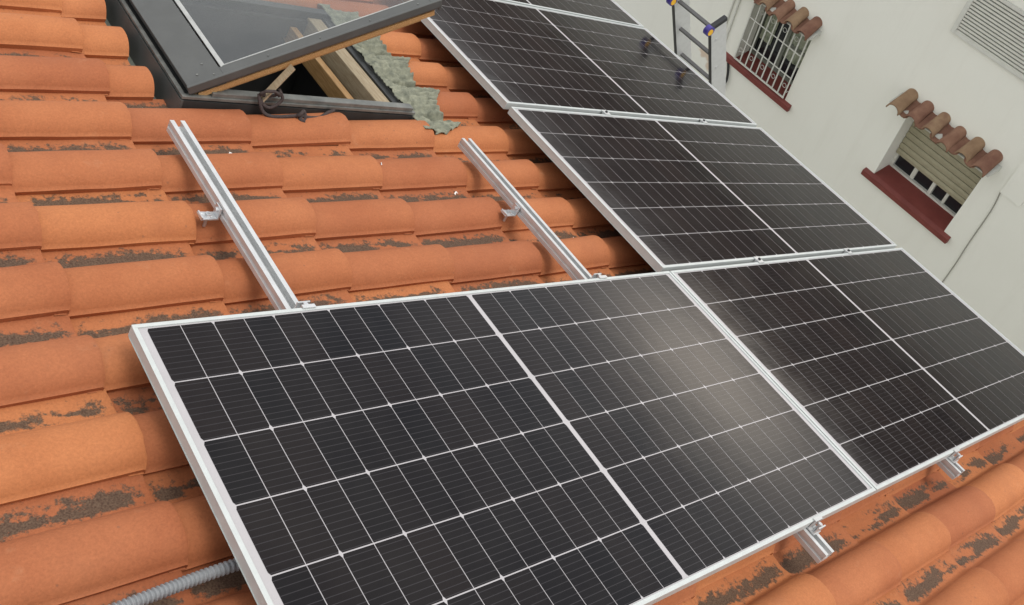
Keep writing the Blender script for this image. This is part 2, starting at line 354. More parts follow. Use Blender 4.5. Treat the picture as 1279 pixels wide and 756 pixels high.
# ------------------------------------------------------------------ own house: tiled roof
TP, TC = .245, .42            # tile pitch across, course along the slope
V0, U0, HB = .19, .37, -.185  # seam line, tile end line, pan height
WIN = (.53, 1.63, 1.10, 1.88)  # hole for the roof window (u0,u1,v0,v1)
BW, BH = .160, .066
def prof(w):
    """height over the pan at w metres from the free edge of the barrel"""
    if w < BW:
        t = (w / BW - .5) * 2
        z = BH * max(0., 1 - abs(t) ** 2.6) ** .62
        if t < 0: z = max(z, .016)
        return z + .0
    q = (w - BW) / (TP - BW)
    return .004 * (1 - q) ** 2 - .003 * math.sin(PI * min(q, 1))
def moss_d(u, v, k):
    """moss density 0..1 : lives in the pans and thins towards each tile's end"""
    w = (v - V0) % TP
    band = math.exp(-((w - .196) / .026) ** 2) + .30 * math.exp(-((w - .232) / .016) ** 2)
    n1 = noise.noise(Vector((u * 2.6 + k * 1.7, k * 5.3, 3.1))) * .5 + .5
    n2 = noise.noise(Vector((u * 9, v * 34, 8.0))) * .5 + .5
    n3 = noise.noise(Vector((u * 34, v * 60, 2.0))) * .5 + .5
    e = ((u - U0) / TC) % 1.0
    ends = min(1, (1 - e) / .12) * min(1, e / .10 + .25)
    x = (n1 * 1.45 - .09 - .12 * max(0, min(1, u - 1.5))) + (n2 - .5) * 1.5 + (n3 - .5) * .9
    return max(0., min(1., x * 1.5)) * band * ends
WS = [0, .003, .008, .016, .028, .042, .058, .075, .092, .108, .124, .137, .147, .154, BW, .168, .178, .188, .198, .210, .225, .240, .258]
tv, tf, ts, tint, mossv = [], [], [], [], []
house = roof_empty('tiled_house', 0, 0, 0)
tag(house, 'house with the orange barrel tile roof that carries the solar panels', 'house')
def add_tile(j, kcol):
    """tile whose lower end is at U0+j*TC in column kcol"""
    ue = U0 + j * TC; us = ue - TC - .045
    v0 = V0 + kcol * TP
    ranges = [(us, ue)]
    if v0 + .06 > WIN[2] and v0 + .05 < WIN[3]:
        r = []
        if us < WIN[0]: r.append((us, min(ue, WIN[0])))
        if ue > WIN[1]: r.append((max(us, WIN[1]), ue))
        ranges = r
    rt = random.random(); jv = random.uniform(-.005, .005); jh = random.uniform(0, .007); ju = random.uniform(-.012, .009); skew = random.uniform(-.009, .009)
    if (j, kcol) == (2, 3): jh += .008; skew = .012; rt = .3
    for (a, b) in ranges:
        if b - a < .03: continue
        full = (b == ue)
        n = max(2, int((b - a) / .035)); base = len(tv)
        st = [a + (b - a) * i / n for i in range(n + 1)]
        if full: st = st[:-1] + [b - .006, b]
        for i, u in enumerate(st):
            t = (u - us) / (ue - us); lift = .004 + .022 * t + jh * t
            fl = 1 + .05 * t
            uu = u + (ju if full and i > 0 else 0)
            rnd = -.003 if (full and i == len(st) - 1) else 0
            for w in WS:
                z = prof(w) * fl + lift + HB + rnd + .0022 * noise.noise(Vector((u * 7, (v0 + w) * 9, kcol + j * 3.7)))
                uw = uu + (.0035 * noise.noise(Vector(((v0 + w) * 40, j, kcol))) + .0025 * noise.noise(Vector(((v0 + w) * 150, j, kcol))) if full and i >= len(st) - 2 else 0)
                tv.append((uw, v0 + w + jv + skew * (t - .5), z)); tint.append(rt)
                mossv.append(moss_d(u, v0 + w, kcol) * (1 if w > .15 else .0) + (.30 * max(0, noise.noise(Vector((u * 3, v0 * 9, 1)))) if w < .02 else 0))
        nw = len(WS)
        for i in range(len(st) - 1):
            for q in range(nw - 1):
                tf.append((base + i * nw + q, base + i * nw + q + 1, base + (i + 1) * nw + q + 1, base + (i + 1) * nw + q)[::-1]); ts.append(True)
        # end thickness and free-edge thickness
        TH = .014
        if full:
            o = len(tv); lu, i = st[-1] + ju, len(st) - 1
            for q in range(nw):
                x, y, z = tv[base + i * nw + q]; tv.append((x, y, z)); tint.append(rt); mossv.append(0)
            for q in range(nw):
                x, y, z = tv[base + i * nw + q]; tv.append((x - .001, y, z - TH)); tint.append(rt); mossv.append(0)
            for q in range(nw - 1): tf.append((o + q, o + q + 1, o + nw + q + 1, o + nw + q)[::-1]); ts.append(False)
            # underside lip so the overhang casts a shadow
            o2 = len(tv)
            for q in range(nw):
                x, y, z = tv[base + i * nw + q]; tv.append((x - .001, y, z - TH)); tint.append(rt); mossv.append(0)
            for q in range(nw):
                x, y, z = tv[base + (i - 2) * nw + q]; tv.append((x, y, z - TH)); tint.append(rt); mossv.append(0)
            for q in range(nw - 1): tf.append((o2 + q, o2 + q + 1, o2 + nw + q + 1, o2 + nw + q)[::-1]); ts.append(True)
        o = len(tv)
        for i in range(len(st)):
            x, y, z = tv[base + i * nw]; tv.append((x, y, z)); tv.append((x, y + .012, HB - .004)); tint.extend([rt, rt]); mossv.extend([.0, .0])
        for i in range(len(st) - 1): tf.append((o + 2 * i, o + 2 * i + 1, o + 2 * i + 3, o + 2 * i + 2)[::-1]); ts.append(False)
for k in range(-14, 24):
    for j in range(-7, 10): add_tile(j, k)
tb = MB(); tb.v = tv; tb.f = tf; tb.sm = ts
tb.build('roof_tiles', MT['tile'], house, attrs={'tint': tint, 'moss': mossv})
VN, VX = V0 - 14 * TP, V0 + 24 * TP
ub = MB()
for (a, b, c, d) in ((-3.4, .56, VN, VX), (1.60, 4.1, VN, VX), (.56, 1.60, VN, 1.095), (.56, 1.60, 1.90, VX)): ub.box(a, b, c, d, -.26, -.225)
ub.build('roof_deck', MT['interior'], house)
# little moss cushions
mo = MB()
random.seed(11)
cnt = 0
OC = [(1, 0, 0), (0, 1, 0), (-1, 0, 0), (0, -1, 0), (0, 0, 1)]
for k in range(-8, 14):
    for _ in range(2600):
        u = random.uniform(-.9, 4.1); w = random.gauss(.200, .024)
        if w < .160 or w > .243: continue
        v = V0 + k * TP + w
        if WIN[0] - .1 < u < WIN[1] + .3 and v > WIN[2] - .02: continue
        if moss_d(u, v, k) < .40 + random.random() * .45: continue
        e = ((u - U0) / TC) % 1.0
        z = HB + .004 + .019 * e + prof(w)
        r = random.uniform(.0012, .0032); a = random.random() * PI
        P = [(u + r * (x * math.cos(a) - y * math.sin(a)) * random.uniform(.7, 1.2), v + r * (x * math.sin(a) + y * math.cos(a)) * random.uniform(.7, 1.2), z + zz * r * random.uniform(.5, 1.0) - .0006) for x, y, zz in OC]
        mo.add(P, [(0, 1, 4), (1, 2, 4), (2, 3, 4), (3, 0, 4)]); cnt += 1
print('moss clumps', cnt)
tag(mo.build('moss', MT['moss'], house), kind='stuff')
# walls of the own house, world coordinates relative to the house root
hw = MB()
ez = (MR @ Vector((4.05, 0, -.26))).z
T_inv = MR.inverted()
def wbox(mb, x0, x1, y0, y1, z0, z1): mb.box(x0, x1, y0, y1, z0, z1, T_inv)
wbox(hw, 3.15, 3.40, VN + .1, VX - .1, -9.2, (MR @ Vector((3.5, 0, -.27))).z - .40)
hw.build('front_wall', MT['render'], house)
fa = MB(); fa.box(4.1, 4.13, VN, VX, -.30, -.195); fa.build('eaves_board', MT['cladding_dark'], house)

# ------------------------------------------------------------------ solar panels
L, S = 2.110, 1.038
def make_panel():
    r = roof_empty('solar_panel', 0, 0, 0)
    fr = MB(); lw, th = .011, .035
    # frame: four extruded sides with a lip and an inner web
    fr.box(0, L, -lw, 0, -th, 0); fr.box(0, L, -S, -S + lw, -th, 0)
    fr.box(0, lw, -S + lw, -lw, -th, 0); fr.box(L - lw, L, -S + lw, -lw, -th, 0)
    fr.build('frame', MT['alu_frame'], r, bevel=.0012)
    ins = MB()
    ins.box(lw, L - lw, -S + lw, -lw, -.008, -.0035)
    ins.build('backsheet', MT['backsheet'], r)
    mu, mv, mid = .030, .0135, .016
    pu = (L - 2 * mu - mid) / 24; pv = (S - 2 * mv) / 6
    ce = MB(); tn = []
    for i in range(24):
        for j in range(6):
            x0 = mu + pu * i + (mid if i >= 12 else 0) + .0011; x1 = x0 + pu - .0022
            y1 = -(mv + pv * j) - .0016; y0 = y1 - pv + .0032
            c = .0075
            # half-cut cells: corners are chamfered on one long side only
            if i % 2 == 0: P = [(x0, y0), (x1 - 0, y0), (x1, y1), (x0, y1)]; P = [(x0 + c * .5, y0), (x1, y0), (x1, y1), (x0 + c * .5, y1), (x0, y1 - c), (x0, y0 + c)]
            else: P = [(x0, y0), (x1 - c * .5, y0), (x1, y0 + c), (x1, y1 - c), (x1 - c * .5, y1), (x0, y1)]
            ce.add([(x, y, -.0030) for x, y in P], [tuple(range(6))]); t = random.random(); tn += [t] * 6
    ce.build('cells', MT['cells'], r, attrs={'tint': tn})
    jb = MB(); jb.box(L * .5 - .05, L * .5 + .05, -S * .5 - .04, -S * .5 + .04, -.025, -.0085); jb.build('junction_box', MT['black_rubber'], r)
    return r
panel0 = make_panel()
GP = 'black solar panels in silver frames on the tiled roof'
specs = [(-.008, 0, 'solar panel nearest the camera, directly below the two bare silver rails'),
         (2.1088, 0, 'solar panel at the lower right, end to end with the nearest panel'),
         (2.0855, S + .0192, 'solar panel between the one beside the ladder and the lower right one'),
         (2.0839, 2 * S + .0475, 'solar panel beside the ladder top, reflecting its two dark rails'),
         (2.0825, 3 * S + .0670, 'farthest solar panel, cut off by the top edge of the photo')]
for i, (u, v, lab) in enumerate(specs):
    p = panel0 if i == 0 else copy_tree(panel0)
    p.location = roofpt(u, v, 0 if i < 2 else .0)
    tag(p, lab, 'solar panel', GP)

# ------------------------------------------------------------------ rails, clamps, brackets
RH0, RH1 = -.036, -.076
RAILPROF = [(-.020, RH1), (.020, RH1), (.020, -.062), (.016, -.060), (.016, -.052), (.020, -.050), (.020, RH0), (.0085, RH0), (.0085, -.0385), (.0125, -.0385), (.0125, -.060), (-.0125, -.060), (-.0125, -.0385), (-.0085, -.0385), (-.0085, RH0), (-.020, RH0), (-.020, -.050), (-.016, -.052), (-.016, -.060), (-.020, -.062)]
def rail(u, va, vb, lab):
    m = MB()
    pr = [(x * 1.25, z) for x, z in RAILPROF]
    m.prism(pr, [lambda x, z: Vector((x, va, z)), lambda x, z: Vector((x, vb, z))], caps=False)
    n = len(pr)   # end caps as strips, profile is concave
    for vv in (va, vb):
        for (x0, x1, z0, z1) in ((-.025, .025, RH1, -.062), (-.020, .020, -.062, -.060), (-.025, -.0155, -.060, RH0), (.0155, .025, -.060, RH0)):
            m.add([(x0, vv, z0), (x1, vv, z0), (x1, vv, z1), (x0, vv, z1)], [(0, 1, 2, 3)])
    o = m.build('mounting_rail', MT['alu']); o.location = roofpt(u, 0, 0); o.rotation_euler = (0, PITCH, 0)
    tag(o, lab, 'rail', 'aluminium mounting rails')
R1, R2, R3, R4 = .462, 1.690, 2.768, 3.605
rail(R1, -1.085, .872, 'bare silver mounting rail at the left, running out from under the nearest panel')
rail(R2, -1.130, .853, 'second bare silver rail, its lower end poking out past the nearest panel')
rail(R3, -1.105, 3.3, 'silver mounting rail whose stub shows below the lower right panel')
rail(R4, -.94, 3.3, 'silver rail under the right halves of the upper panels')
def end_clamp(u, v, s, lab, up=0):
    """s=+1: panel lies towards +v"""
    r = roof_empty('end_clamp', u, v, 0)
    m = MB(); m.box(-.02, .02, -.003 if s < 0 else -.024, .024 if s < 0 else .003, -.034, -.030)
    m.box(-.02, .02, -.002, .002, -.030, .003)
    m.box(-.02, .02, -.010 if s < 0 else -.002, .002 if s < 0 else .010, .0015, .0045)
    m.box(-.02, .02, .018 if s < 0 else -.022, .022 if s < 0 else -.018, -.030, -.004)
    m.build('clamp_body', MT['alu'], r)
    b = MB(); c = .011 if s < 0 else -.011
    b.tube([(0, c, -.030), (0, c, -.008)], .004, 10); b.tube([(0, c, -.008), (0, c, -.001)], .0075, 6, smooth=False)
    b.build('bolt', MT['steel'], r)
    tag(r, lab, 'clamp', 'end clamps holding the panels on the rails'); return r
end_clamp(R1 + .012, .004, -1, 'small silver end clamp on the left bare rail at the edge of the nearest panel')
end_clamp(R2 + .012, .004, -1, 'small silver end clamp on the second bare rail at the edge of the nearest panel')
end_clamp(R2 + .012, -S - .004, 1, 'silver end clamp above the protruding rail end at the lower edge of the nearest panel')
end_clamp(R3 + .012, -S - .004, 1, 'silver end clamp at the lower edge of the lower right panel')
def mid_clamp(u, v, lab):
    r = roof_empty('mid_clamp', u, v, 0)
    m = MB(); m.box(-.02, .02, -.019, .019, .0008, .0045); m.box(-.02, .02, -.006, .006, -.034, .0008); m.build('clamp_body', MT['alu'], r)
    b = MB(); b.tube([(0, 0, .0045), (0, 0, .011)], .0065, 6, smooth=False); b.build('bolt', MT['black_rubber'], r)
    tag(r, lab, 'clamp', 'mid clamps in the gaps between panels')
mid_clamp(R3, .0096, 'mid clamp left in the gap above the lower right panel')
mid_clamp(R4, .0096, 'mid clamp right in the gap above the lower right panel')
mid_clamp(R3 - .01, S + .0333, 'mid clamp left in the gap below the panel beside the ladder')
mid_clamp(R4, S + .0333, 'mid clamp right in the gap below the panel beside the ladder')
def bracket(u, v, lab):
    r = roof_empty('rail_bracket', u, v, 0)
    m = MB()
    m.box(-.082, -.026, -.017, .017, -.0835, -.0785)        # foot lying towards the tile crest
    m.box(-.032, -.027, -.017, .017, -.0785, -.043)          # upright against the rail
    m.box(-.082, -.077, -.017, .017, -.0785, -.072)
    m.build('angle', MT['steel'], r, bevel=.001)
    b = MB(); b.tube([(-.055, 0, -.118), (-.055, 0, -.070)], .005, 10); b.tube([(-.055, 0, -.0785), (-.055, 0, -.070)], .0095, 6, smooth=False)
    b.tube([(-.040, 0, -.056), (-.030, 0, -.056)], .0075, 6, smooth=False)
    b.build('bolt', MT['steel'], r)
    tag(r, lab, 'bracket', 'angle brackets fixing the rails')
bracket(R1, .465, 'small silver angle bracket halfway down the left bare rail')
bracket(R2, .445, 'small silver angle bracket halfway down the second bare rail')
for (u, v, lab) in ((R1, -.62, 0), ): pass

# ------------------------------------------------------------------ roof window
win = roof_empty('roof_window', .585, 1.085, -.075)
tag(win, 'grey clad roof window with its glazed sash propped open above the tiles', 'roof window')
WL, WW = 1.00, .785      # along slope, across
fr = MB(); t = .045
fr.box(0, WL, 0, t, -.13, -.012); fr.box(0, WL, WW - t, WW, -.13, -.012)
fr.box(0, t, t, WW - t, -.13, -.012); fr.box(WL - .03, WL, t, WW - t, -.13, -.03)
fr.build('frame', MT['cladding_dark'], win, bevel=.003)
lip = MB(); lip.box(-.010, WL + .01, -.010, .006, -.016, -.004); lip.box(-.010, .006, .006, WW + .01, -.016, -.004)
lip.box(.10, WL - .005, -.004, .030, -.004, .012)
lip.build('frame_cover', MT['lip'], win, bevel=.002)
wd = MB()
wd.box(WL - .105, WL - .032, t, WW - t, -.12, -.038); wd.build('lower_wood_rail', MT['wood_old'], win, bevel=.004)
wd = MB(); wd.box(WL - .185, WL - .150, t, WW - t, -.16, -.085); wd.build('inner_wood_rail', MT['wood'], win, bevel=.004)
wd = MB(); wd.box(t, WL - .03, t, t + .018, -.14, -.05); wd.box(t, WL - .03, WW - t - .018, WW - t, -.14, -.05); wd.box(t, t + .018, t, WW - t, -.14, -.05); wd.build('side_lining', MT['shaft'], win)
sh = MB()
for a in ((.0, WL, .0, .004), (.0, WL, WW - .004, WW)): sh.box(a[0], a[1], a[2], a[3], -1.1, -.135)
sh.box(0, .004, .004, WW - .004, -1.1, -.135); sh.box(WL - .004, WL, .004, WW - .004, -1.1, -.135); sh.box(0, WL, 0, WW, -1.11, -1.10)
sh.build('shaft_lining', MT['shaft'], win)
# flashing gutters round the frame
fl = MB()
fl.box(-.105, -.001, -.06, WW + .06, -.128, -.124); fl.box(-.105, -.101, -.06, WW + .06, -.124, -.100)
fl.build('side_flashing', MT['flash'], win, bevel=.0015)
fl = MB(); fl.box(-.012, -.002, -.012, WW + .01, -.124, -.020); fl.build('side_cladding', MT['cladding'], win)
fl = MB(); fl.box(-.001, WL + .02, -.045, -.002, -.128, -.124); fl.box(-.0015, WL, -.012, -.002, -.124, -.020); fl.build('lower_flashing', MT['cladding_dark'], win)  # near flashing coloured dark to paint in the shaded gap beside the tiles
# pleated apron draped over the tiles
def th(u, v):
    k = math.floor((v - V0) / TP); w = (v - V0) - k * TP
    e = ((u - U0) / TC) % 1.0
    return HB + .006 + .019 * e + prof(w)
av, af = [], []
NU, NV = 60, 230
for i in range(NU + 1):
    for j in range(NV + 1):
        v = .975 + .96 * j / NV
        b = 1.585; edge = 1.795 + .055 * min(1, max(0, (v - 1.02) / .12)) + .035 * math.sin(v * 25.6 - .9) + .02 * noise.noise(Vector((v * 9, 0, 0))) + .004 * noise.noise(Vector((v * 60, 0, 0)))
        if v < 1.02: edge -= (1.02 - v) * 1.2
        s = i / NU; u = b + (edge - b) * s
        # smoothed drape
        z = max(max(th(u + du, v + d) - abs(d) * .5 for d in (-.03, -.015, 0, .015, .03) for du in (-.02, 0)), th(u, v)) + .006
        z0 = -.100
        q = min(1, s / .35); q = q * q * (3 - 2 * q); z = z0 * (1 - q) + z * q
        pl = .0105 * math.sin(v * 2 * PI / .024 + 1.3 * noise.noise(Vector((u * 9, v * 9, 4)))) * (.25 + .75 * s) * (.5 + .9 * abs(noise.noise(Vector((u * 7, v * 11, 9)))))
        cr_ = .012 * noise.noise(Vector((u * 28, v * 20, 0))) + .004 * noise.noise(Vector((u * 80, v * 60, 0)))
        av.append((u, v, z + .008 + pl + cr_))
for i in range(NU):
    for j in range(NV):
        a = i * (NV + 1) + j; af.append((a, a + NV + 1, a + NV + 2, a + 1))
ap = MB(); ap.v = av; ap.f = af; ap.sm = [True] * len(af)
apo = ap.build('lead_apron', MT['apron'], win); apo.location = (-.585, -1.085, .075)
sol = apo.modifiers.new('thick', 'SOLIDIFY'); sol.thickness = .003; sol.offset = -1
de = MB(); de.box(WL - .001, WL + .014, -.02, WW + .02, -.075, -.022); de.build('apron_edge_strip', MT['apron_dark'], win)
# sash, hinged along the upslope side
SA = math.radians(28)
sash = MB(); SL = .985
z0, z1 = -.012, .022
for (a, b, c, d) in ((0, .128, 0, WW), (SL - .035, SL, 0, WW), (.128, SL - .035, 0, .048), (.128, SL - .035, WW - .048, WW)):
    sash.box(a, b, c, d, z0, z1)
sash.box(-.004, SL + .004, -.006, .004, -.004, z1 + .004)
sash.box(SL - .006, SL + .006, 0, WW, -.022, z1 + .004)
so = sash.build('sash', MT['cladding'], win, bevel=.0025); so.rotation_euler = (0, -SA, 0); so.location = (.015, 0, .006)
gk = MB(); gk.box(.140, .151, .048, WW - .048, .0185, .0225); gk.box(.151, SL - .035, .0485, .0525, .0185, .0225); gk.box(.136, .141, .044, WW - .05, .0180, .0232)
gk.build('gasket', MT['gasket'], so)
gl = MB(); gl.box(.129, SL - .034, .047, WW - .047, .006, .012); gl.build('glass', MT['glass'], so)
sw = MB()
for (a, b, c, d) in ((.02, .10, .02, WW - .02), (SL - .075, SL - .012, .02, WW - .02), (.10, SL - .075, .012, .058), (.10, SL - .075, WW - .058, WW - .012)):
    sw.box(a, b, c, d, -.052, z0 - .0005)
sw.box(.03, SL - .02, .006, .0115, -.042, -.022)
sw.build('sash_wood', MT['wood'], so, bevel=.002)
sc = MB()
for x in (.10, .30, .50, .70, .90): sc.tube([(x, .020, z1), (x, .020, z1 + .0025)], .003, 8)
sc.tube([(.085, .09, z1), (.085, .09, z1 + .0025)], .004, 8); sc.tube([(.05, .045, z1), (.05, .045, z1 + .0025)], .004, 8)
sc.build('screw', MT['lip'], so)
# stay arm between frame and sash (near side)
def sp(x, y, z): return Vector((.015 + x * math.cos(SA) - z * math.sin(SA), y, .006 + x * math.sin(SA) + z * math.cos(SA)))
ar = MB(); ar.bar(sp(.372, -.016, -.03), (.280, -.020, .012), .007, .030, up=(0, 1, 0)); ar.build('stay_arm', MT['wood_old'], win)
# rope knotted round stay and frame
rp_ = MB()
pts = [(.300 + .034 * math.cos(a) + .004 * math.sin(5 * a), -.030 - .010 * math.sin(a), .038 + .020 * math.sin(a) + .002 * i * .3) for i, a in ((k, k / 12 * PI) for k in range(26))]
rp_.tube(pts, .0062, 7)
rp_.tube(cat([(.262, -.020, .035), (.268, -.034, .01), (.285, -.045, -.02), (.31, -.060, -.028), (.352, -.066, -.024), (.395, -.066, -.018), (.43, -.066, -.014), (.47, -.066, -.020), (.52, -.060, -.020), (.565, -.040, -.010), (.60, -.024, -.010)]), .0066, 7)
pts = [(.432 + .018 * math.cos(a), -.068 + .010 * math.sin(a * 2), -.014 + .018 * math.sin(a)) for a in [i / 24 * 4 * PI for i in range(25)]]
rp_.tube(pts, .0066, 7)
rp_.tube(cat([(.43, -.072, -.018), (.425, -.082, -.022), (.44, -.092, -.020)]), .0075, 7)
rp_.tube(cat([(.335, -.02, .06), (.355, -.030, .03), (.340, -.034, .005), (.315, -.034, -.01), (.285, -.036, .0), (.27, -.03, .02)]), .0062, 7)
ro = rp_.build('rope', MT['rope']); ro.location = win.location; ro.rotation_euler = (0, PITCH, 0)
tag(ro, 'dark rope knotted round the stay of the open roof window', 'rope')

# ------------------------------------------------------------------ conduit
P = cat([(-2.3, -.78, -.088), (-1.4, -.71, -.090), (-.62, -.655, -.090), (-.40, -.632, -.095), (-.18, -.608, -.100), (.05, -.594, -.102), (.40, -.600, -.100), (.80, -.61, -.100)], 90)
cb = MB(); cb.tube(P, .015, 14, smooth=False, rfun=lambda i: .0118 + .0018 * (1 if (i // 2) % 2 else -1))
co = cb.build('flexible_conduit', MT['conduit']); co.location = roofpt(0, 0, 0); co.rotation_euler = (0, PITCH, 0)
tag(co, 'grey corrugated conduit lying on the tiles and entering under the nearest panel', 'conduit')

# ------------------------------------------------------------------ white scraps on the tiles
def scrap(u, v, lab, s=1.0, a=0.):
    m = MB(); z = th(u, v) + .004
    pts = [(-.014, -.006), (-.004, .003), (.012, -.002), (.016, .006), (-.002, .010), (-.013, .004)]
    P = [Vector((u + s * (x * math.cos(a) - y * math.sin(a)), v + s * (x * math.sin(a) + y * math.cos(a)), z + .006 * math.sin(i * 1.9))) for i, (x, y) in enumerate(pts)]
    Q = [p + Vector((0, 0, .002)) for p in P]; n = len(P)
    m.add(P + Q, [tuple(range(n))[::-1], tuple(range(n, 2 * n))] + [(i, (i + 1) % n, n + (i + 1) % n, n + i) for i in range(n)])
    o = m.build('plastic_scrap', MT['white_plastic']); o.location = roofpt(0, 0, 0); o.rotation_euler = (0, PITCH, 0)
    tag(o, lab, 'scrap', 'white scraps left on the tiles')
scrap(.69, .865, 'white scrap on the tiles right of the top of the left bare rail', 1.0, .3)
scrap(1.57, .655, 'white scrap on the tiles left of the second bare rail', 1.0, .1)
scrap(2.00, .365, 'white scrap on the tiles between the second bare rail and the middle panel', .8, .5)
scrap(1.24, .765, 'tiny white scrap midway between the two bare rails', .4, 1.2)

# ------------------------------------------------------------------ ladder, leaning on the eaves
lad = empty('ladder', (0, 0, 0))
tag(lad, 'aluminium ladder leaning on the eaves with black caps on its rail tops', 'ladder')
lt = Vector((4.15, 0, -1.745)); ld = Vector((.39, 0, -1)).normalized()      # down the ladder
LEN = 7.40 / -ld.z
ln_ = Vector((ld.z, 0, -ld.x))  # towards the roof
if ln_.x > 0: ln_ = -ln_
def lp(s, y, d): return lt + ld * s + Vector((0, y, 0)) - ln_ * d      # s down, d away from the roof
YN, YF = 1.895, 2.265
for y, nm in ((YN, 'near'), (YF, 'far')):
    m = MB()
    def slab(ya, yb, d0, d1):
        P = [lp(s, yy, dd) for s in (0, LEN) for yy in (ya, yb) for dd in (d0, d1)]
        m.add(P, [(0, 1, 3, 2), (4, 6, 7, 5), (0, 4, 5, 1), (2, 3, 7, 6), (0, 2, 6, 4), (1, 5, 7, 3)])
    slab(y, y + .003, .0, .125); slab(y + .003, y + .025, 0, .003); slab(y + .003, y + .025, .122, .125)
    ra = m.build('side_rail', MT['alu'], lad)
    e = MB(); P = [lp(s, yy, dd) for s in (0, LEN) for yy in (y - .001, y + .026) for dd in (-.004, -.0005)]
    e.add(P, [(0, 1, 3, 2), (4, 6, 7, 5), (0, 4, 5, 1), (2, 3, 7, 6), (0, 2, 6, 4), (1, 5, 7, 3)]); e.build('edge_strip', MT['black_rubber'], ra)
    c = MB()
    P = [lp(s, yy, dd) for s in (-.020, .012) for yy in (y - .004, y + .029) for dd in (-.010, .130)]
    c.add(P, [(0, 1, 3, 2), (4, 6, 7, 5), (0, 4, 5, 1), (2, 3, 7, 6), (0, 2, 6, 4), (1, 5, 7, 3)])
    cap = c.build('end_cap', MT['black_rubber'], ra, bevel=.004)
    w = MB(); w.tube([lp(.006, y - .006, -.010), lp(.006, y + .030, -.010)], .034, 20); w.build('roller', MT['blue_plastic'], ra)
    w = MB(); w.tube([lp(.010, y - .009, -.012), lp(.010, y + .033, -.012)], .022, 16); w.build('roller_hub', MT['yellow_plastic'], ra)
for i in range(26):
    s = .045 + i * .27
    if s > LEN - .1: break
    m = MB(); P = [lp(s + ds, yy, dd) for yy in (YN + .0035, YF - .0005) for ds, dd in ((-.009, .028), (-.009, .052), (.009, .052), (.009, .028))]
    m.add(P, [(0, 1, 2, 3), (7, 6, 5, 4), (0, 4, 5, 1), (1, 5, 6, 2), (2, 6, 7, 3), (3, 7, 4, 0)])
    m.build('rung', MT['rung'], lad, bevel=.002)
for s in (.13, .41, .69):
    m = MB(); m.tube([lp(s, YN - .002, .043), lp(s, YN + .0, .043)], .014, 12); m.build('rung_rivet', MT['steel'], lad)

# ------------------------------------------------------------------ neighbouring building
XW, DW = 8.6, .26
HTR = simple('old_roof_clay', (.075, .055, .045), .9, 0, 0, 9, .4, 60, col2=(.13, .095, .075))
nb = empty('neighbouring_building', (0, 0, 0))
tag(nb, 'off white rendered building across the gap with red sills and small windows', 'building')
W1 = (3.88, 4.80, -5.50, -4.50)      # y0,y1,z0,z1 barred window
W2 = (1.40, 2.42, -5.50, -4.50)      # shuttered window
OPEN = [W1, W2]
def row(y, z): return W1[0] < y < W1[1] and W1[2] < z < W1[3] or W2[0] < y < W2[1] and W2[2] < z < W2[3]
WTOP = -1.62
ys = sorted({-9., 18., *[o[i] for o in OPEN for i in (0, 1)]}); zs = sorted({-9.2, WTOP, *[o[i] for o in OPEN for i in (2, 3)]})
w = MB()
for i in range(len(ys) - 1):
    for j in range(len(zs) - 1):
        if row((ys[i] + ys[i + 1]) / 2, (zs[j] + zs[j + 1]) / 2): continue
        w.add([(XW, ys[i], zs[j]), (XW, ys[i], zs[j + 1]), (XW, ys[i + 1], zs[j + 1]), (XW, ys[i + 1], zs[j])], [(0, 1, 2, 3)])
for (y0, y1, z0, z1) in OPEN:
    x0, x1 = XW, XW + DW + .05
    w.add([(x0, y0, z0), (x1, y0, z0), (x1, y0, z1), (x0, y0, z1)], [(0, 1, 2, 3)]); w.add([(x0, y1, z0), (x1, y1, z0), (x1, y1, z1), (x0, y1, z1)], [(3, 2, 1, 0)])
    w.add([(x0, y0, z1), (x1, y0, z1), (x1, y1, z1), (x0, y1, z1)], [(0, 1, 2, 3)]); w.add([(x0, y0, z0), (x1, y0, z0), (x1, y1, z0), (x0, y1, z0)], [(3, 2, 1, 0)])
w.add([(XW, -9, -9.2), (17, -9, -9.2), (17, 18, -9.2), (XW, 18, -9.2), (XW, -9, WTOP), (17, -9, WTOP), (17, 18, WTOP), (XW, 18, WTOP)], [(0, 1, 5, 4), (2, 3, 7, 6), (1, 2, 6, 5), (4, 5, 6, 7)])
w.build('wall', MT['render'], nb)
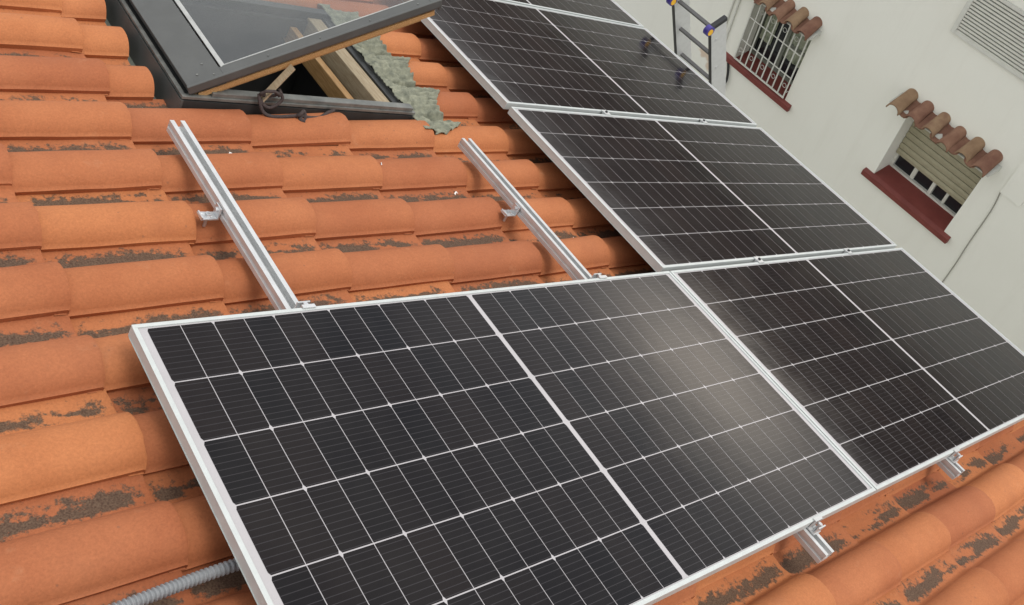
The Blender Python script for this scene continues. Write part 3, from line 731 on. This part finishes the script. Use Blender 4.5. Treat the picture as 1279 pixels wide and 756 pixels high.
# tiled roof of the neighbour, rising away from the gap
rf = MB(); nR = 110
for i in range(nR):
    ya = -9.3 + i * .25; P = []
    for (x, z) in ((XW - .35, WTOP + .03), (12.8, WTOP + 1.02)):
        for k in range(9):
            t = k / 8; P.append((x, ya + .25 * t, z + (.06 * math.sin(PI * min(1, t / .66)) if t < .66 else 0)))
    rf.add(P, [(k, k + 1, 10 + k, 9 + k) for k in range(8)], True)
rf.add([(XW - .35, -9.3, WTOP + .025), (12.8, -9.3, WTOP + 1.01), (12.8, 18.2, WTOP + 1.01), (XW - .35, 18.2, WTOP + .025), (XW - .35, -9.3, WTOP - .02), (12.8, -9.3, WTOP), (12.8, 18.2, WTOP), (XW - .35, 18.2, WTOP - .02)], [(0, 3, 2, 1), (4, 5, 6, 7), (0, 4, 7, 3)])
rf.build('tiled_roof', HTR, nb)
def sill(o, extl, extr):
    m = MB(); y0, y1 = o[0] - extr, o[1] + extl
    # sloped ledge: thick nose in front, thinner at the back inside the reveal
    def st(y, nose=True): return None
    z = o[2] + .022
    m.add([(XW - .045, y0, z - .10), (XW - .045, y1, z - .10), (XW - .045, y1, z - .035), (XW - .045, y0, z - .035), (XW - .001, y0, z - .10), (XW - .001, y1, z - .10), (XW - .001, y1, z - .012), (XW - .001, y0, z - .012)],
          [(0, 3, 2, 1), (4, 5, 6, 7), (3, 7, 6, 2), (0, 1, 5, 4), (0, 4, 7, 3), (1, 2, 6, 5)])
    a, b = o[0] + .002, o[1] - .002
    m.add([(XW - .001, a, z - .0125), (XW - .001, b, z - .0125), (XW + DW, b, z + .035), (XW + DW, a, z + .035), (XW - .001, a, z - .06), (XW - .001, b, z - .06)], [(0, 3, 2, 1), (0, 1, 5, 4)])
    return m.build('sill', MT['sill_red'], None)
# shuttered window
y0, y1, z0, z1 = W2; X = XW + DW - .03
wf = MB(); zf0, zf1 = z0 + .045, z0 + .045 + .235
wf.box(X, X + .05, y0, y1, zf0, zf0 + .035); wf.box(X, X + .05, y0, y0 + .04, zf0 + .035, z1); wf.box(X, X + .05, y1 - .04, y1, zf0 + .035, z1)
ym = (y0 + y1) / 2 - .06
wf.box(X + .002, X + .05, ym - .012, ym + .03, zf0 + .035, z1); wf.box(X + .02, X + .05, ym + .25, ym + .30, zf0 + .035, z1); wf.box(X + .02, X + .05, ym - .19, ym - .155, zf0 + .035, z1)
win2 = wf.build('window', MT['white_paint'], nb, bevel=.002)
pn = MB(); pn.box(X + .035, X + .045, y0 + .03, y1 - .03, zf0 + .02, z1 - .02); pn.build('pane', MT['pane'], win2)
shm = MB(); n = 9; zt = z1; zb = z0 + .262; hh = (zt - zb) / n
for i in range(n):
    a = zb + hh * i
    shm.add([(X - .022, y0 + .005, a), (X - .022, y1 - .005, a), (X - .030, y1 - .005, a + hh * .5), (X - .030, y0 + .005, a + hh * .5), (X - .022, y0 + .005, a + hh * .86), (X - .022, y1 - .005, a + hh * .86), (X - .010, y1 - .005, a + hh * .9), (X - .010, y0 + .005, a + hh * .9), (X - .010, y1 - .005, a + hh), (X - .010, y0 + .005, a + hh)],
            [(0, 3, 2, 1), (3, 4, 5, 2), (4, 7, 6, 5), (7, 9, 8, 6)])
shm.build('roller_shutter', MT['shutter'], win2)
s2 = sill(W2, .12, .10); s2.parent = win2
# barred window
y0, y1, z0, z1 = W1
wf = MB()
wf.box(X, X + .05, y0, y1, z0 + .045, z0 + .10); wf.box(X, X + .05, y0, y0 + .05, z0 + .10, z1); wf.box(X, X + .05, y1 - .05, y1, z0 + .10, z1); wf.box(X, X + .05, (y0 + y1) / 2 - .03, (y0 + y1) / 2 + .03, z0 + .10, z1)
wf.box(X + .003, X + .047, y0 + .05, (y0 + y1) / 2 - .03, (z0 + z1) / 2 - .02, (z0 + z1) / 2 + .02)
win1 = wf.build('window', MT['old_frame'], nb)
pn = MB(); pn.box(X + .03, X + .04, y0 + .03, y1 - .03, z0 + .06, z1 - .02); pn.build('pane', MT['pane'], win1)
for (ya, yb) in ((y1 - .26, y1 - .06), (y0 + .06, y0 + .44)):
    cu = MB()
    nn = 26; P = []
    for i in range(nn + 1):
        yy = ya + (yb - ya) * i / nn; xx = X + .018 + .008 * math.sin(i * 1.3)
        P += [(xx, yy, z0 + .30), (xx, yy, z1 - .02)]
    cu.add(P, [(2 * i, 2 * i + 1, 2 * i + 3, 2 * i + 2) for i in range(nn)], True)
    cu.build('curtain', MT['curtain'], win1)
s1 = sill(W1, .16, .12); s1.parent = win1
gr = MB(); xg = XW - .035; nb_ = 10
gy0, gy1 = y0 + .02, y1 - .02
for i in range(nb_):
    yy = gy0 + (gy1 - gy0) * i / (nb_ - 1); gr.tube([(xg, yy, z0 + .045), (xg, yy, z1 + .02)], .0095, 8)
gr.box(xg - .006, xg + .006, gy0 - .01, gy1 + .01, z0 + .035, z0 + .055); gr.box(xg - .006, xg + .006, gy0 - .01, gy1 + .01, z1 - .02, z1 - .0)
for zz in (z0 + .33, z0 + .66): gr.box(xg - .004, xg + .004, gy0, gy1, zz, zz + .012)
for i in range(0, nb_ - 1):
    yy = gy0 + (gy1 - gy0) * (i + .5) / (nb_ - 1)
    for zz in (z0 + .20, z0 + .82):
        if i % 2 == (0 if zz < z0 + .5 else 1): gr.tube([(xg, yy + .028 * math.cos(a), zz + .028 * math.sin(a)) for a in [k / 14 * 2 * PI for k in range(15)]], .003, 6)
for zz in (z0 + .12, z1 - .10):
    for yy in (gy0, gy1): gr.tube([(xg, yy, zz), (XW + .02, yy, zz)], .007, 6)
gr.build('window_grille', MT['white_paint'], nb)
# tiled hoods over both windows
def hood(o, yl, yr, n, name='window_hood'):
    root = MB(); mort = MB()
    pitch = (yl - yr) / n; zt = o[3] + .02
    mort.add([(XW - .001, yr, zt), (XW - .17, yr, zt - .015), (XW - .17, yl, zt - .015), (XW - .001, yl, zt), (XW - .001, yr, zt + .06), (XW - .17, yr, zt + .0), (XW - .17, yl, zt + .0), (XW - .001, yl, zt + .06)],
             [(0, 1, 2, 3), (4, 7, 6, 5), (1, 5, 6, 2), (0, 4, 5, 1), (3, 2, 6, 7)])
    base = mort.build(name, MT['mortar'], nb)
    random.seed(len(name) + n)
    for i in range(n):
        yc = yr + pitch * (i + .5); t = MB()
        dx, dz = random.uniform(-.045, .02), random.uniform(-.012, .018); rr = .082 + random.uniform(-.004, .004)
        P = []; K = 12
        for s in range(4):
            f = s / 3; x = XW + .0 - (.23 + dx) * f; z = zt + .135 - .135 * f + dz; R0 = rr * (.85 + .15 * f)
            for k in range(K + 1):
                a = PI * k / K; P.append((x, yc + R0 * math.cos(a), z - .03 + R0 * math.sin(a) * .95))
        nO = len(P)
        for s in range(4):
            f = s / 3; x = XW + .0 - (.23 + dx) * f; z = zt + .135 - .135 * f + dz; R0 = rr * (.85 + .15 * f) - .014
            for k in range(K + 1):
                a = PI * k / K; P.append((x, yc + R0 * math.cos(a), z - .03 + R0 * math.sin(a) * .95))
        F = []
        for s in range(3):
            for k in range(K):
                a = s * (K + 1) + k; F.append((a, a + 1, a + K + 2, a + K + 1)); F.append((nO + a, nO + a + K + 1, nO + a + K + 2, nO + a + 1))
        for k in range(K): a = 3 * (K + 1) + k; F.append((a, a + 1, nO + a + 1, nO + a))
        for s in range(3):
            a = s * (K + 1); F.append((a, a + K + 1, nO + a + K + 1, nO + a)); a += K; F.append((a, nO + a, nO + a + K + 1, a + K + 1))
        t.add(P, F, True)
        t.build('hood_tile', HT[(i * 3 + n) % 4], base)
        if i < n - 1:          # concave channel tile between two cover tiles
            t = MB(); yy = yc + pitch / 2; P = []
            for (x, z) in ((XW, zt + .085), (XW - .21, zt - .02 + dz)):
                for k in range(7):
                    a = PI + PI * k / 6; P.append((x, yy + .07 * math.cos(a), z + .045 + .05 * math.sin(a)))
            nP = len(P); P += [(x, y, z - .013) for x, y, z in P]
            F = [(k, k + 1, 8 + k, 7 + k) for k in range(6)] + [(nP + k, nP + 7 + k, nP + 8 + k, nP + k + 1) for k in range(6)] + [(7 + k, 8 + k, nP + 8 + k, nP + 7 + k) for k in range(6)]
            t.add(P, F, True); t.build('channel_tile', HT[2], base)
HT = []
for c1, c2 in (((.20, .095, .06), (.30, .17, .11)), ((.22, .13, .075), (.33, .22, .13)), ((.17, .075, .05), (.27, .145, .095)), ((.20, .105, .065), (.33, .22, .13))):
    HT.append(simple('hood_tile_clay', c1, .9, 0, 0, 9, .4, 60, col2=c2))
hood(W2, 2.60, 1.30, 6)
hood(W1, 5.05, 3.80, 6)
# louvred vent at the upper right
vy1, vz0, vz1 = 2.47, -3.53, -2.98; vy0 = .9
vf = MB(); vf.box(XW - .03, XW - .001, vy1 - .05, vy1, vz0, vz1); vf.box(XW - .03, XW - .001, vy0, vy0 + .05, vz0, vz1)
vf.box(XW - .03, XW - .001, vy0 + .05, vy1 - .05, vz0, vz0 + .03); vf.box(XW - .03, XW - .001, vy0 + .05, vy1 - .05, vz1 - .03, vz1)
vent = vf.build('louvred_vent', MT['white_paint'], nb, bevel=.002)
vbk = MB(); vbk.box(XW - .006, XW - .0015, vy0 + .04, vy1 - .04, vz0 + .02, vz1 - .02); vbk.build('shade_backing', MT['gap_shade'], vent)  # dark sheet stands in for the shaded gaps between slats
sl = MB(); n = 14
for i in range(n):
    a = vz0 + .03 + (vz1 - vz0 - .06) * i / n; hh = (vz1 - vz0 - .06) / n
    sl.box(XW - .028, XW - .0065, vy0 + .05, vy1 - .05, a, a + hh * .62)
sl.build('slats', MT['vent'], vent)
# trunking and cables on the wall
tr = MB(); tr.box(XW - .014, XW - .001, .93, 1.165, -4.66, WTOP - .1); tr.build('cable_trunking', MT['render'], nb)
cbm = MB(); cbm.tube(cat([(XW - .008, 1.165, -4.66), (XW - .008, 1.13, -4.9), (XW - .008, 1.115, -5.4), (XW - .008, 1.09, -5.95), (XW - .008, 1.09, -7.5), (XW - .008, 1.10, -9.2)], 4), .006, 6)
cbm.build('thin_cable', MT['cable_grey'], nb)
cbm = MB(); cbm.tube(cat([(XW - .012, 4.86, -5.60), (XW - .03, 4.80, -5.70), (XW - .035, 4.77, -5.82), (XW - .03, 4.80, -5.93), (XW - .02, 4.86, -6.02), (XW - .012, 4.92, -6.3), (XW - .012, 4.92, -9.2)], 6), .016, 8)
cbm.build('thick_cable', MT['cable'], nb)
for yy in (5.02, 5.10):
    cbm = MB(); cbm.tube([(XW - .014, yy, -5.9), (XW - .014, yy, WTOP - .03)], .012, 8); cbm.build('wall_pipe', MT['white_paint'], nb)
